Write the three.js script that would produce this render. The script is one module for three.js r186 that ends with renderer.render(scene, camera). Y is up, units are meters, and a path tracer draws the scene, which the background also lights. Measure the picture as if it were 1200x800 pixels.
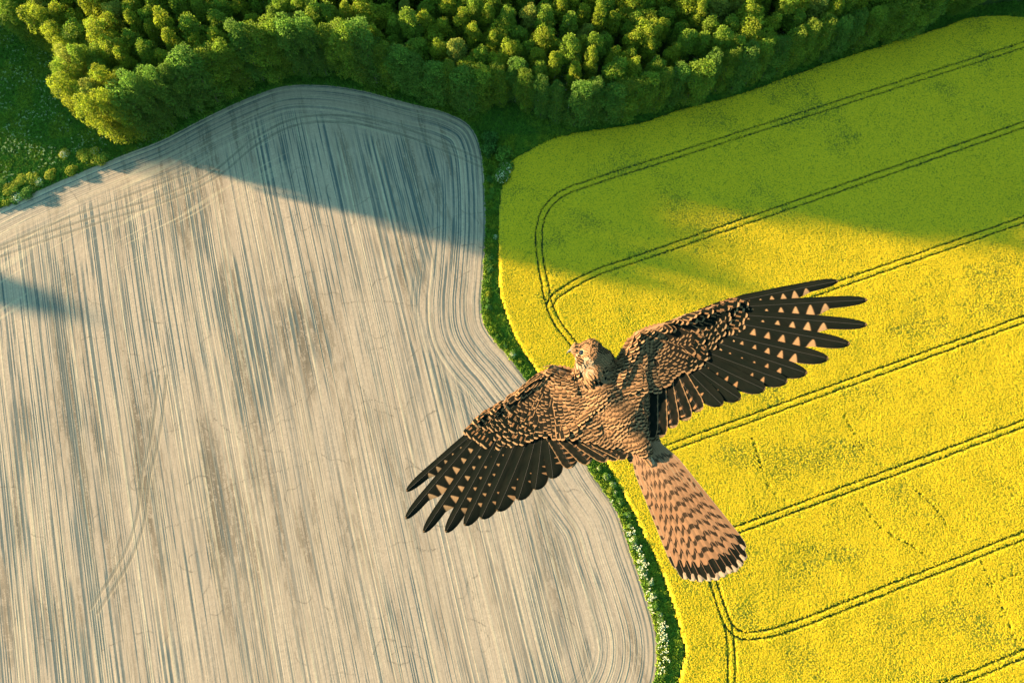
import * as THREE from 'three';
import { mergeGeometries } from 'three/addons/utils/BufferGeometryUtils.js';
import { MarchingCubes } from 'three/addons/objects/MarchingCubes.js';

// ---------------------------------------------------------------- camera, sky, sun, exposure
const scene = new THREE.Scene();
const camera = new THREE.PerspectiveCamera(53.13, 1024 / 682, 0.05, 3000);
camera.position.set(0, 172, 0);
camera.up.set(0, 0, -1);
camera.lookAt(0, 0, -172 * Math.tan(12 * Math.PI / 180));

const renderer = new THREE.WebGLRenderer({ antialias: true });
renderer.toneMapping = THREE.LinearToneMapping;
renderer.toneMappingExposure = 6.7;
renderer.shadowMap.enabled = true;

const SUN_ELEVATION = 8.4 * Math.PI / 180;
const SHADOW_HEADING = new THREE.Vector2(1, 0.30).normalize();      // where shadows fall, x and z
const sunDir = new THREE.Vector3(-SHADOW_HEADING.x * Math.cos(SUN_ELEVATION), Math.sin(SUN_ELEVATION), -SHADOW_HEADING.y * Math.cos(SUN_ELEVATION));

{ // clear morning sky: one smooth blue, paler towards the horizon all round
  const w = 64, h = 32, d = new Float32Array(w * h * 4);
  for (let j = 0; j < h; j++) for (let i = 0; i < w; i++) {
    const el = ((j + 0.5) / h - 0.5) * Math.PI, k = Math.pow(1 - Math.max(0, Math.sin(el)), 3);
    const o = (j * w + i) * 4;
    d[o] = 0.046 + 0.06 * k; d[o + 1] = 0.115 + 0.07 * k; d[o + 2] = 0.143 + 0.06 * k; d[o + 3] = 1;
  }
  const sky = new THREE.DataTexture(d, w, h, THREE.RGBAFormat, THREE.FloatType);
  sky.mapping = THREE.EquirectangularReflectionMapping; sky.magFilter = THREE.LinearFilter; sky.needsUpdate = true;
  scene.background = sky; scene.environment = sky;
}
const sun = new THREE.DirectionalLight(new THREE.Color().setRGB(1, 0.75, 0.45), 5);
sun.position.copy(sunDir).multiplyScalar(400); sun.target.position.set(0, 0, 0);
sun.castShadow = true; sun.shadow.radius = 3; sun.shadow.mapSize.set(4096, 4096);
Object.assign(sun.shadow.camera, { left: -260, right: 260, top: 260, bottom: -260, near: 1, far: 900 });
scene.add(sun, sun.target);

// plan positions surveyed from the photograph, metres on the ground (x east, z south)
const SOIL_EDGE = [[-150.05,-65.61],[-137.58,-73.13],[-122.62,-81.03],[-106.63,-88.56],[-96.82,-92.88],[-85.05,-99.84],[-73.72,-105.85],[-63.75,-109.55],[-52.55,-109.81],[-42.2,-108.22],[-28.49,-104.27],[-18.22,-101.4],[-11.78,-97.51],[-8.9,-91.61],[-7.65,-82.77],[-7.06,-67.54],[-7.63,-53.76],[-8.01,-46.79],[-7.29,-41.08],[-4.4,-36.56],[-1.09,-32.76],[3.69,-26.57],[11.81,-16.81],[19.43,-3.52],[25.48,5.71],[28.49,14.93],[31.43,23.95],[33.71,32.57],[34.05,38.58],[32.98,44.69],[29.52,51.97],[23.39,59.1]];
const CROP_EDGE = [[38.24,49.87],[38.52,44.43],[39.23,42.05],[40.25,37.8],[39.33,32.38],[37.1,24.38],[34.21,16.22],[32.31,12.67],[29.64,6.88],[26.34,0.2],[22.97,-6.19],[14.94,-16.71],[6.49,-28.16],[2.18,-34.79],[-1.1,-41.97],[-3.1,-48.59],[-3.58,-55.54],[-3.63,-68.83],[-2.76,-79.07],[-0.46,-86.04],[5.35,-90.32],[13.55,-94.13],[23.4,-95.92],[35.18,-97.97],[47.14,-102.37],[60.81,-106.02],[75.47,-111.55],[86.08,-115.55],[96.01,-119.04],[108.51,-123.37],[121.1,-127.47],[131.29,-131.05],[140.37,-131.61],[153.0,-129.95]];
const TRAMLINES = [[[50.55,47.13],[51.23,37.04],[50.76,31.98],[49.44,27.62],[47.77,21.86],[44.2,13.06],[39.5,4.06],[32.64,-6.19],[25.66,-18.84],[19.5,-29.68],[14.65,-37.22],[11.86,-41.04],[9.72,-45.81],[8.46,-52.25],[7.4,-58.79],[7.24,-66.39],[8.88,-72.18],[13.28,-76.81],[22.99,-80.76],[46.39,-88.77],[58.39,-92.83],[70.39,-96.89],[82.39,-100.94],[94.39,-105.0],[106.39,-109.06],[118.39,-113.12],[130.39,-117.18],[142.39,-121.23],[154.39,-125.29],[166.39,-129.35]],[[9.72,-45.81],[10.85,-47.87],[13.09,-49.71],[21.09,-54.39],[33.09,-58.68],[45.09,-62.98],[57.09,-67.28],[69.09,-71.57],[81.09,-75.87],[93.09,-80.17],[105.09,-84.46],[117.09,-88.76],[129.09,-93.06],[141.09,-97.35],[153.09,-101.65],[165.09,-105.95]],[[19.41,-28.45],[85.36,-51.62],[97.36,-55.83],[109.36,-60.05],[121.36,-64.26],[133.36,-68.48],[145.36,-72.69],[157.36,-76.9],[169.36,-81.12]],[[36.96,-8.73],[55.35,-15.2],[67.35,-19.42],[79.35,-23.64],[91.35,-27.86],[103.35,-32.08],[115.35,-36.31],[127.35,-40.53],[139.35,-44.75],[151.35,-48.97],[163.35,-53.19]],[[44.09,13.83],[63.78,6.96],[75.78,2.78],[87.78,-1.41],[99.78,-5.59],[111.78,-9.78],[123.78,-13.96],[135.78,-18.15],[147.78,-22.33],[159.78,-26.51]],[[49.61,28.0],[50.45,30.66],[52.09,33.11],[54.42,34.24],[57.63,34.05],[61.08,33.49],[69.08,31.08],[81.08,26.78],[93.08,22.48],[105.08,18.18],[117.08,13.88],[129.08,9.59],[141.08,5.29],[153.08,0.99],[165.08,-3.31]],[[50.13,62.8],[102.13,44.39],[114.13,40.14],[126.13,35.89],[138.13,31.65],[150.13,27.4],[162.13,23.15]]];
const FAINT = [[[59.45,-12.88],[61.88,-3.09],[63.65,1.01],[67.57,4.06]],[[82.38,-19.26],[84.99,-13.52],[87.09,-9.31]],[[112.41,17.58],[114.57,23.79],[117.32,32.36],[119.31,38.89]],[[85.24,4.06],[89.76,10.08],[96.49,14.05],[101.73,17.97]],[[98.21,-0.01],[103.69,6.08],[106.13,11.08]],[[112.68,22.83],[122.27,19.92]]];
const FOREST = [[-187.81,-154.32],[-164.27,-148.52],[-147.65,-137.7],[-139.15,-130.15],[-130.19,-121.91],[-120.53,-118.38],[-115.29,-111.14],[-113.82,-103.23],[-109.78,-97.25],[-103.12,-92.63],[-94.26,-97.51],[-83.07,-104.01],[-71.67,-110.08],[-62.35,-113.54],[-49.13,-113.01],[-38.26,-110.88],[-27.4,-107.7],[-16.61,-104.01],[-9.48,-102.44],[0.0,-104.54],[9.44,-99.32],[18.87,-98.54],[33.11,-100.88],[45.12,-104.54],[59.62,-108.49],[75.61,-114.35],[88.04,-118.92],[99.27,-122.45],[111.9,-126.84],[123.36,-130.71],[133.72,-134.89],[142.56,-136.57],[157.4,-137.13],[181.7,-148.52]];
const SOIL_TRACKS = [[[-89.17,-27.67],[-89.1,-18.96],[-89.46,-10.43],[-90.66,-2.07],[-90.68,7.13],[-92.75,16.12],[-99.39,28.76]],[[-137.74,-59.64],[-122.77,-65.61],[-107.54,-71.18],[-94.3,-75.83],[-81.13,-82.77],[-70.33,-92.88],[-60.16,-98.54],[-47.24,-99.58],[-32.96,-96.74],[-18.72,-91.1],[-7.91,-86.03]],[[-136.04,-63.22],[-118.98,-71.18],[-103.71,-77.56],[-88.21,-84.02]]];
const SOIL_CRACKS = [[[-99.99,-27.23],[-95.57,-26.57],[-92.53,-28.55],[-86.25,-30.98]],[[-85.14,10.15],[-80.11,8.54],[-75.1,6.52],[-73.0,2.04],[-65.33,-1.66],[-56.02,-4.14],[-49.17,-6.23]],[[-75.13,-16.81],[-69.41,-12.54],[-63.82,-9.37],[-57.37,-8.32]],[[-34.51,-47.49],[-26.68,-46.33],[-22.23,-46.33]],[[-44.49,-46.79],[-35.62,-47.49]],[[-68.96,-75.34],[-61.72,-70.45],[-57.23,-71.67]],[[-60.47,-52.59],[-53.9,-54.93],[-48.35,-56.1]],[[-8.63,-21.12],[-5.4,-22.2],[0.0,-22.85]],[[-24.8,14.14],[-20.64,15.13],[-16.53,14.14]],[[-114.0,25.88],[-110.54,28.76],[-106.48,28.76]],[[-64.23,-14.67],[-53.95,-21.12],[-47.85,-27.67]],[[-27.98,-18.96],[-36.68,-21.12],[-42.82,-14.67]]];
const SOIL_DAMP = [[-110.84,-18.96,3.2,38.6,0.9],[-118.38,-50.26,6.8,9.1,0.5],[-88.7,-70.45,5.9,12.5,1],[-67.6,-29.87,6.4,13.6,0.9],[-54.0,-38.81,6.8,12.5,0.8],[-73.31,-45.64,4.5,13.6,0.6],[-91.6,-10.43,3.2,20.5,0.6],[-24.84,-59.64,10.2,10.2,0.5],[-101.2,-2.07,2.3,27.3,0.6],[-8.43,-2.07,5.7,13.6,0.35],[-29.52,-2.07,2.7,25.0,0.35],[-121.05,6.12,2.7,13.6,0.4],[-122.05,-14.67,3.2,11.4,0.4],[-73.05,6.12,2.7,18.2,0.4],[8.27,14.14,3.2,15.9,0.4],[-113.83,-66.82,13.6,3.2,0.35]];
const DITCH_BUSHES = [[-5.86,-92.88],[-6.31,-89.57],[-2.33,-87.8],[-1.86,-84.02],[-2.78,-81.53]];
const CREAM = [[-5.45,-64.41],[-0.88,-32.53],[21.14,-4.14],[22.35,-2.07],[23.55,-0.01],[24.54,2.04],[25.93,4.49],[27.3,7.33],[28.05,9.75],[28.99,12.55],[29.72,15.13],[30.63,18.09],[31.16,20.44],[32.1,22.59],[33.0,25.3],[33.9,28.18],[34.37,31.24],[34.71,32.76],[35.01,35.02],[34.02,30.1],[30.16,19.66],[28.51,14.14]];
const HEDGE = [[-135.98,-74.6],[-135.2,-78.54],[-133.44,-76.08],[-133.03,-81.03],[-130.1,-81.53],[-130.44,-77.56],[-113.99,-89.57],[-112.27,-87.04],[-110.76,-88.05],[-116.63,-88.31],[-122.29,-88.81],[-138.01,-80.28],[-125.18,-82.77],[-119.55,-84.02],[-127.87,-80.53]];
// the bird, in millimetres in its own plane (x to its right-hand side, z towards the tail side)
const BIRD_C = [0.1437,171.0011,-0.1101];
const BIRD_N = [-0.2602,0.9656,0.0];
const BIRD_EX = [0.96557,0.26015,0.0];
const BIRD_EZ = [0.0,-0.0,1.0];
const BIRD_RIGHT = [[164.8,-148.1,322.4,-168.4],[158.5,-142.8,356.4,-138.9],[152.2,-136.8,353.0,-104.2],[143.5,-129.7,329.3,-79.3],[133.0,-113.9,300.7,-60.5],[123.1,-106.8,271.9,-41.6],[113.9,-92.1,245.8,-30.7],[105.2,-86.3,216.2,-21.1],[98.7,-77.8,182.6,-9.1],[91.6,-80.7,158.1,-1.5],[83.1,-79.8,127.6,6.1],[78.1,-76.3,109.3,18.9],[75.6,-75.1,88.8,29.3],[70.3,-66.5,70.4,42.2],[60.3,-60.7,55.9,45.6]];
const BIRD_LEFT = [[-189.5,12.9,-315.6,117.8],[-189.5,15.5,-315.6,158.7],[-178.5,24.8,-285.6,178.4],[-165.0,25.1,-249.9,177.8],[-151.6,25.4,-220.3,167.5],[-135.6,28.3,-195.0,157.3],[-119.7,28.6,-169.9,146.0],[-109.2,28.8,-138.4,129.8],[-101.4,29.0,-112.5,115.0],[-96.1,26.6,-85.4,99.0],[-92.2,22.9,-57.2,83.2],[-83.1,23.1,-30.7,76.1],[-70.2,25.9,-3.4,71.5],[-51.1,30.0,12.6,69.2],[-32.3,36.6,24.9,66.9]];
const BIRD_TAIL = [[30.0,58.5,87.6,220.6],[32.5,57.3,97.1,233.6],[36.2,56.2,107.1,235.4],[39.9,55.0,117.0,236.2],[43.5,53.9,128.2,234.7],[47.2,52.7,138.2,233.3],[49.6,51.5,147.3,228.6],[53.3,50.4,155.2,224.0],[56.9,49.2,163.0,221.6],[60.6,48.1,169.9,214.9],[64.1,48.1,174.8,207.1],[66.5,48.2,174.6,194.0]];
const BIRD_OUTLINE = [[-50.8,-64.7],[-71.4,-72.1],[-85.9,-71.5],[-104.4,-60.6],[-124.5,-45.7],[-151.3,-24.5],[-185.1,-6.0],[-209.4,16.8],[-196.9,36.5],[-169.9,43.4],[-145.9,42.5],[-118.3,36.7],[-97.4,29.5],[-76.9,38.7],[-46.5,41.7],[-19.3,52.0],[7.3,67.0],[26.4,74.4],[42.6,88.8],[59.4,85.4],[75.4,68.9],[70.3,51.0],[68.3,14.8],[72.3,-21.8],[83.9,-38.7],[95.2,-50.6],[114.5,-56.0],[131.7,-67.6],[152.2,-77.7],[165.7,-90.6],[179.8,-110.9],[185.6,-129.3],[189.2,-148.0],[175.5,-154.0],[132.2,-141.8],[98.9,-127.3],[60.9,-124.6],[40.7,-116.8],[27.8,-105.9],[15.8,-84.7],[5.3,-67.3],[-16.4,-60.6]];
const BIRD_FLOW = [[47.4,-109.9,0.62,0.78,0.1],[27.8,-87.8,0.22,0.98,0],[14.5,-62.7,0.11,0.99,0],[109.9,-131.9,0.87,0.49,0.6],[152.5,-141.9,0.99,0.11,0.8],[72.0,-104.7,0.68,0.73,0.2],[96.0,-96.9,0.77,0.64,0.5],[88.5,-65.7,0.29,0.96,0.4],[51.2,-48.4,0.11,0.99,0.1],[55.3,1.6,0.08,1.0,0.15],[-23.8,-51.6,0.55,0.83,0],[-5.9,-12.7,0.58,0.82,0],[24.1,19.3,0.58,0.82,0],[47.2,52.7,0.51,0.86,0.0],[52.3,74.4,0.45,0.89,0],[-81.9,-64.5,-0.45,0.89,0.1],[-108.6,-48.6,-0.69,0.73,0.35],[-148.9,-21.2,-0.78,0.63,0.6],[-196.4,10.1,-0.77,0.64,0.9],[-56.2,-40.0,0.08,1.0,0],[-31.7,11.7,0.43,0.9,0.1],[-95.6,-22.1,-0.39,0.92,0.3],[-128.8,2.8,-0.51,0.86,0.7],[-95.9,10.0,-0.01,1.0,0.6],[-63.6,10.9,0.38,0.92,0.2],[-13.9,49.3,0.7,0.72,0.2],[-169.1,8.2,-0.71,0.71,0.8],[169.2,-124.3,0.96,0.29,1],[149.8,-96.5,0.85,0.52,1],[125.0,-76.5,0.65,0.76,1],[-175.8,31.3,-0.57,0.82,1],[-142.2,32.0,-0.41,0.91,1],[-109.2,28.8,-0.09,1.0,0.9]];
const BIRD_JOINT = {"neck":[-21.8,-50.6],"chest":[-7.7,-20.1],"back":[20.2,17.3],"rump":[44.6,53.4],"tailroot":[57.3,80.7],"shoulderL":[-50.5,-34.7],"wristL":[-83.4,-61.3],"handL":[-146.7,-20.2],"handtipL":[-194.8,5.4],"elbowL":[-42.4,12.5],"shoulderR":[19.6,-44.5],"wristR":[48.3,-107.3],"handR":[116.0,-130.9],"handtipR":[172.9,-148.1],"elbowR":[51.5,-34.1],"innerL":[-76.0,33.6],"innerR":[71.6,-34.5],"midL":[-134.5,32.4],"midR":[131.1,-79.1],"head":[-20.4,-78.7],"crown":[-22.6,-89.0],"cheek":[-32.5,-75.0],"nape":[-6.3,-72.6],"muzzle":[-46.5,-88.8],"beaktip":[-59.8,-88.9],"eye":[-35.7,-81.3],"throat":[-36.2,-60.8]};

// ---------------------------------------------------------------- helpers
function rng(seed) { let a = seed >>> 0; return () => { a = (a + 0x6D2B79F5) | 0; let t = Math.imul(a ^ (a >>> 15), 1 | a); t = (t + Math.imul(t ^ (t >>> 7), 61 | t)) ^ t; return ((t ^ (t >>> 14)) >>> 0) / 4294967296; }; }
const lerp = (a, b, t) => a + (b - a) * t, clamp = (x, a = 0, b = 1) => x < a ? a : x > b ? b : x;
const smooth = (a, b, x) => { const t = clamp((x - a) / (b - a)); return t * t * (3 - 2 * t); };
const HASH = new Float32Array(65536); { const r = rng(77); for (let i = 0; i < 65536; i++) HASH[i] = r(); }
const hash2 = (i, j) => HASH[(Math.imul(i, 7919) + Math.imul(j, 104729) + ((i * j) & 1023)) & 65535];
function vn(x, y) {                                           // value noise, 0 to 1
  const i = Math.floor(x), j = Math.floor(y), u = x - i, v = y - j, a = u * u * (3 - 2 * u), b = v * v * (3 - 2 * v);
  const p = hash2(i, j), q = hash2(i + 1, j), r = hash2(i, j + 1), s = hash2(i + 1, j + 1);
  return p + (q - p) * a + (r - p + (p - q - r + s) * a) * b;
}
const fbm = (x, y, n = 4) => { let s = 0, a = 0.5, t = 0; for (let k = 0; k < n; k++) { s += a * vn(x + k * 31.7, y - k * 17.3); t += a; a *= 0.5; x *= 2.03; y *= 2.03; } return s / t; };
const taken = {};
function numbered(name) { const k = taken[name] = (taken[name] ?? -1) + 1; return k ? `${name}_${String(k).padStart(3, '0')}` : name; }
function tag(o, label, category, group, kind) { o.userData.label = label; o.userData.category = category; if (group) o.userData.group = group; if (kind) o.userData.kind = kind; return o; }
function shadows(o) { o.traverse((m) => { if (m.isMesh) { m.castShadow = true; m.receiveShadow = true; } }); return o; }
function mesh(name, geometry, material, parent) { const m = new THREE.Mesh(geometry, material); m.name = name; m.castShadow = m.receiveShadow = true; parent.add(m); return m; }
function dataTexture(data, w, h, srgb, repeat) {
  const t = new THREE.DataTexture(data, w, h, THREE.RGBAFormat, THREE.UnsignedByteType);
  if (srgb) t.colorSpace = THREE.SRGBColorSpace;
  t.magFilter = THREE.LinearFilter; t.minFilter = THREE.LinearFilter;
  t.wrapS = t.wrapT = repeat ? THREE.RepeatWrapping : THREE.ClampToEdgeWrapping; t.needsUpdate = true; return t;
}
const toSRGB = (v) => 255 * (v <= 0.0031308 ? 12.92 * v : 1.055 * Math.pow(v, 1 / 2.4) - 0.055);
function curve(pts, step) {                                   // points every step metres along a smooth line through pts
  const c = new THREE.CatmullRomCurve3(pts.map(([x, z]) => new THREE.Vector3(x, 0, z)), false, 'centripetal');
  return c.getSpacedPoints(Math.max(2, Math.round(c.getLength() / step))).map((p) => [p.x, p.z]);
}
function inside(poly, x, z) { let c = false; for (let i = 0, j = poly.length - 1; i < poly.length; j = i++) { const [a, b] = poly[i], [d, e] = poly[j]; if ((b > z) !== (e > z) && x < (d - a) * (z - b) / (e - b) + a) c = !c; } return c; }
function distTo(line, x, z) { let m = 1e9; for (let i = 0; i + 1 < line.length; i++) { const [a, b] = line[i], dx = line[i + 1][0] - a, dz = line[i + 1][1] - b, t = clamp(((x - a) * dx + (z - b) * dz) / (dx * dx + dz * dz)), ex = x - a - t * dx, ez = z - b - t * dz, q = ex * ex + ez * ez; if (q < m) m = q; } return Math.sqrt(m); }
class Raster {                                                // numbers on a plan grid, cells of c metres
  constructor(x0, z0, x1, z1, c, fill) { this.x0 = x0; this.z0 = z0; this.c = c; this.w = Math.ceil((x1 - x0) / c); this.h = Math.ceil((z1 - z0) / c); this.a = new Float32Array(this.w * this.h).fill(fill); }
  at(x, z) { const i = Math.floor((x - this.x0) / this.c), j = Math.floor((z - this.z0) / this.c); return i < 0 || j < 0 || i >= this.w || j >= this.h ? NaN : this.a[j * this.w + i]; }
  soft(x, z) { const u = (x - this.x0) / this.c - 0.5, v = (z - this.z0) / this.c - 0.5, i = clamp(Math.floor(u), 0, this.w - 2), j = clamp(Math.floor(v), 0, this.h - 2), a = clamp(u - i), b = clamp(v - j), k = j * this.w + i, A = this.a; return lerp(lerp(A[k], A[k + 1], a), lerp(A[k + this.w], A[k + this.w + 1], a), b); }
  fill(poly) {                                                // 1 inside the outline
    for (let j = 0; j < this.h; j++) { const z = this.z0 + (j + 0.5) * this.c, xs = [];
      for (let i = 0, k = poly.length - 1; i < poly.length; k = i++) { const [a, b] = poly[i], [d, e] = poly[k]; if ((b > z) !== (e > z)) xs.push((d - a) * (z - b) / (e - b) + a); }
      xs.sort((p, q) => p - q);
      for (let s = 0; s + 1 < xs.length; s += 2) for (let i = Math.max(0, Math.round((xs[s] - this.x0) / this.c)); i < Math.min(this.w, Math.round((xs[s + 1] - this.x0) / this.c)); i++) this.a[j * this.w + i] = 1; }
    return this;
  }
  near(line, reach) {                                         // keeps the least distance to the line, up to reach
    const n = Math.ceil(reach / this.c);
    for (const [x, z] of line) { const ci = Math.floor((x - this.x0) / this.c), cj = Math.floor((z - this.z0) / this.c);
      for (let j = Math.max(0, cj - n); j <= Math.min(this.h - 1, cj + n); j++) for (let i = Math.max(0, ci - n); i <= Math.min(this.w - 1, ci + n); i++) {
        const d = Math.hypot(this.x0 + (i + 0.5) * this.c - x, this.z0 + (j + 0.5) * this.c - z), k = j * this.w + i; if (d < this.a[k]) this.a[k] = d; } }
    return this;
  }
}
function sheet(name, poly, y, material, box, label, category) { // flat ground sheet; uv runs 0 to 1 over box (x0, z0, x1, z1)
  const g = new THREE.ShapeGeometry(new THREE.Shape(poly.map(([x, z]) => new THREE.Vector2(x, -z)))); g.rotateX(-Math.PI / 2);
  const p = g.attributes.position, uv = g.attributes.uv;
  for (let i = 0; i < p.count; i++) uv.setXY(i, (p.getX(i) - box[0]) / (box[2] - box[0]), (p.getZ(i) - box[1]) / (box[3] - box[1]));
  const m = mesh(name, g, material, scene); m.position.y = y; m.castShadow = false; tag(m, label, category, null, 'structure'); return m;
}
const inView = (x, z, m = 6) => { const s = (0.978 * 172 - 0.208 * z); return z > -137 - m && z < 44.7 + m && Math.abs(x) < 0.75 * s + m; };

// ---------------------------------------------------------------- ground
{
  const n = 1024, a = new Uint8Array(n * n * 4), P = 64;      // 64 m tile
  const tile = (f, x, y) => { const u = x / P, v = y / P, A = f(x, y), B = f(x - P, y), C = f(x, y - P), D = f(x - P, y - P); return (A * (1 - u) + B * u) * (1 - v) + (C * (1 - u) + D * u) * v; };
  for (let j = 0; j < n; j++) for (let i = 0; i < n; i++) {
    const x = i * P / n, y = j * P / n, b = tile((p, q) => fbm(p * 0.25, q * 0.25, 3), x, y), f = vn(i * 0.5, j * 0.5), k = (j * n + i) * 4;
    const v = 0.6 + 0.5 * b + 0.35 * (f - 0.5);
    a[k] = toSRGB(0.048 * v * (0.7 + b)); a[k + 1] = toSRGB(0.115 * v); a[k + 2] = toSRGB(0.014 * v); a[k + 3] = 255;
  }
  const t = dataTexture(a, n, n, true, true); t.repeat.set(1500 / P, 1500 / P);
  const g = new THREE.PlaneGeometry(1500, 1500).rotateX(-Math.PI / 2);
  const m = mesh('ground', g, new THREE.MeshStandardMaterial({ map: t, roughness: 1 }), scene); m.position.y = -0.03; m.castShadow = false;
  tag(m, 'green grassy ground of the meadow and the wood', 'ground', null, 'structure');
}

// ---------------------------------------------------------------- the bare drilled field
const soilEdge = curve(SOIL_EDGE, 1.0);
{
  const X0 = -160, Z0 = -118, X1 = 40, Z1 = 66, n = 2048, col = new Uint8Array(n * n * 4), bmp = new Uint8Array(n * n * 4);
  const edge = new Raster(X0, Z0, X1, Z1, 0.5, 60).near(curve(SOIL_EDGE, 0.2), 24);
  const trk = new Raster(X0, Z0, X1, Z1, 0.25, 9), crk = new Raster(X0, Z0, X1, Z1, 0.2, 9), r = rng(5);
  const shift = (l, d) => l.map(([x, z], i) => { const [a, b] = l[Math.max(0, i - 1)], [c, e] = l[Math.min(l.length - 1, i + 1)], L = Math.hypot(c - a, e - b); return [x - (e - b) / L * d, z + (c - a) / L * d]; });
  SOIL_TRACKS.forEach((l, k) => { const c = curve(l, 0.25); for (const d of k === 2 ? [0.7] : [-1, 1]) trk.near(shift(c, d), 1); });
  for (const l of SOIL_CRACKS) crk.near(curve(l, 0.4).map(([x, z]) => [x + (r() - 0.5) * 0.5, z + (r() - 0.5) * 0.5]), 0.6);
  for (let k = 0; k < 110; k++) {                             // short drying cracks
    let x = lerp(-125, 20, r()), z = lerp(-85, 45, r()), a = r() * 6.3; const l = [];
    for (let s = 0; s < 10 + r() * 44; s++) { l.push([x, z]); a += (r() - 0.5) * 0.9; x += Math.cos(a) * 0.35; z += Math.sin(a) * 0.35; }
    crk.near(l, 0.5);
  }
  const cs = Math.cos(14.5 * Math.PI / 180), sn = Math.sin(14.5 * Math.PI / 180);
  // alternate passes of the drill: stripes of pale crumb and of damp dark soil, each line of its own width
  const rows = (s, t) => {
    const w = s + 0.5 * (vn(t * 0.03, s * 0.08) - 0.5), patch = 0.45 * vn(s * 0.10 + 9, t * 0.03) + 0.55 * vn(s * 0.035 + 2, t * 0.016 + 5);
    let dark = 0, pale = 0;
    for (const [pitch, k, cut] of [[0.56, 0, 0.49], [1.37, 1, 0.50]]) { // coulter rows and wheelings
      const q = w / pitch + k * 0.37, i = Math.floor(q), f = q - i, wid = (0.22 + 0.2 * hash2(i, 7 + k)) * (k ? 0.8 : 1), c = 0.5 + 0.3 * (hash2(i, 19) - 0.5);
      const a = vn(i * 17.13 + 0.5, t * 0.022 + i * 3.7) * 0.65 + vn(i * 5.31 + 40, t * 0.11 + i) * 0.35, line = 1 - smooth(wid * 0.5, wid, Math.abs(f - c));
      dark = Math.max(dark, line * smooth(cut - 0.10 * patch, cut + 0.24, a) * (0.55 + 0.75 * smooth(0.3, 0.62, patch)));
      const b = vn(i * 11.7 + 90, t * 0.02 + i * 1.9), g = (f + 0.45) % 1, ridge = 1 - smooth(0.09, 0.24, Math.abs(g - c));
      pale = Math.max(pale, ridge * smooth(0.52, 0.85, b) * (k ? 1 : 0.7));
    }
    return [dark, pale, vn(w * 4.6 + 90, t * 0.05), patch];
  };
  for (let j = 0; j < n; j++) for (let i = 0; i < n; i++) {
    const x = X0 + (i + 0.5) / n * (X1 - X0), z = Z0 + (j + 0.5) / n * (Z1 - Z0), k = (j * n + i) * 4;
    const ed = Math.min(edge.soft(x, z), 60), top = Math.max(smooth(-70, -88, z), smooth(-60, -100, x));
    const wob = (fbm(x * 0.08, z * 0.08, 3) - 0.5) * 9, head = 1 - smooth(lerp(11, 7, top), lerp(19, 15, top), ed + wob);
    const s = x * cs - z * sn, t = x * sn + z * cs;
    const [d1, p1, c1] = rows(s, t);
    let d = d1, p = p1, c = c1, damp = 0; for (const [a, b, wx, wz, am] of SOIL_DAMP) { const u = x - a - (z - b) * 0.22, q = (u / wx) ** 2 + ((z - b) / wz) ** 2; if (q < 5) damp = Math.max(damp, am * Math.exp(-q)); }
    damp *= 0.15 + 1.3 * fbm(s * 0.9 + 3, t * 0.10, 4);
    if (head > 0.01) { const [d2, p2, c2] = rows(ed + 300, (x * 0.3 + z) * 0.8 + x * 0.6); d = lerp(d1, d2 * 0.8, head); p = lerp(p1, p2, head); c = lerp(c1, c2, head); }
    const big = fbm(x * 0.035 + 4, z * 0.02, 3), mid = fbm(s * 0.42, t * 0.045 + 20, 4), fine = vn(i * 0.45, j * 0.45) * 0.5 + vn(i * 0.17, j * 0.17) * 0.5;
    const crumb = vn(i * 0.8, j * 0.8), olive = clamp(smooth(0.46, 0.68, big) * 0.32 + smooth(0.44, 0.70, mid) * 0.46 + damp * 1.15);
    const grain = clamp(0.08 + 1.35 * smooth(0.30, 0.66, olive * 0.45 + (fine - 0.5) * 0.8 + (crumb - 0.5) * 0.5 + (vn(s * 3.2, t * 0.45) - 0.5) * 0.6 + 0.2)) * olive;
    let R = 0.375, Gc = 0.276, B = 0.196;
    R = lerp(R, 0.150, clamp(grain)); Gc = lerp(Gc, 0.108, clamp(grain)); B = lerp(B, 0.070, clamp(grain));
    d = clamp(d * (0.70 + 0.5 * vn(s * 1.5, t * 0.3)) * (1.08 + 1.2 * damp) + 0.35 * damp * smooth(0.4, 0.7, c)); p = clamp(p * (0.5 + 0.8 * vn(s * 1.5 + 8, t * 0.4)));
    // pale scuffs where passes cross at the turning strip
    if (x < -50 && ed < 36) { const q = vn((ed + 0.12 * x) * 1.5 + 60, x * 0.06), g2 = (1 - smooth(24, 36, ed)) * smooth(-50, -75, x) * 0.8 * vn(x * 0.09, z * 0.09 + 8); p = clamp(p + smooth(0.64, 0.8, q) * g2); }
    R = lerp(R, 0.070, d * 0.92); Gc = lerp(Gc, 0.092, d * 0.92); B = lerp(B, 0.090, d * 0.92);
    R = lerp(R, 0.47, p * 0.7); Gc = lerp(Gc, 0.375, p * 0.7); B = lerp(B, 0.245, p * 0.7);
    const td = trk.at(x, z), ck = crk.at(x, z);
    if (td < 0.8) { const q = (1 - smooth(0.25, 0.6, td)) * (0.3 + 0.5 * vn(x * 0.4, z * 0.4)), q2 = smooth(0.3, 0.45, td) * (1 - smooth(0.5, 0.75, td)) * 0.3; R = lerp(lerp(R, 0.15, q), 0.44, q2); Gc = lerp(lerp(Gc, 0.125, q), 0.35, q2); B = lerp(lerp(B, 0.09, q), 0.23, q2); }
    if (ck < 0.4) { const q = (1 - smooth(0.06, 0.26, ck)) * 0.8 * vn(x * 1.3, z * 1.3); R = lerp(R, 0.09, q); Gc = lerp(Gc, 0.075, q); B = lerp(B, 0.055, q); }
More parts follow.
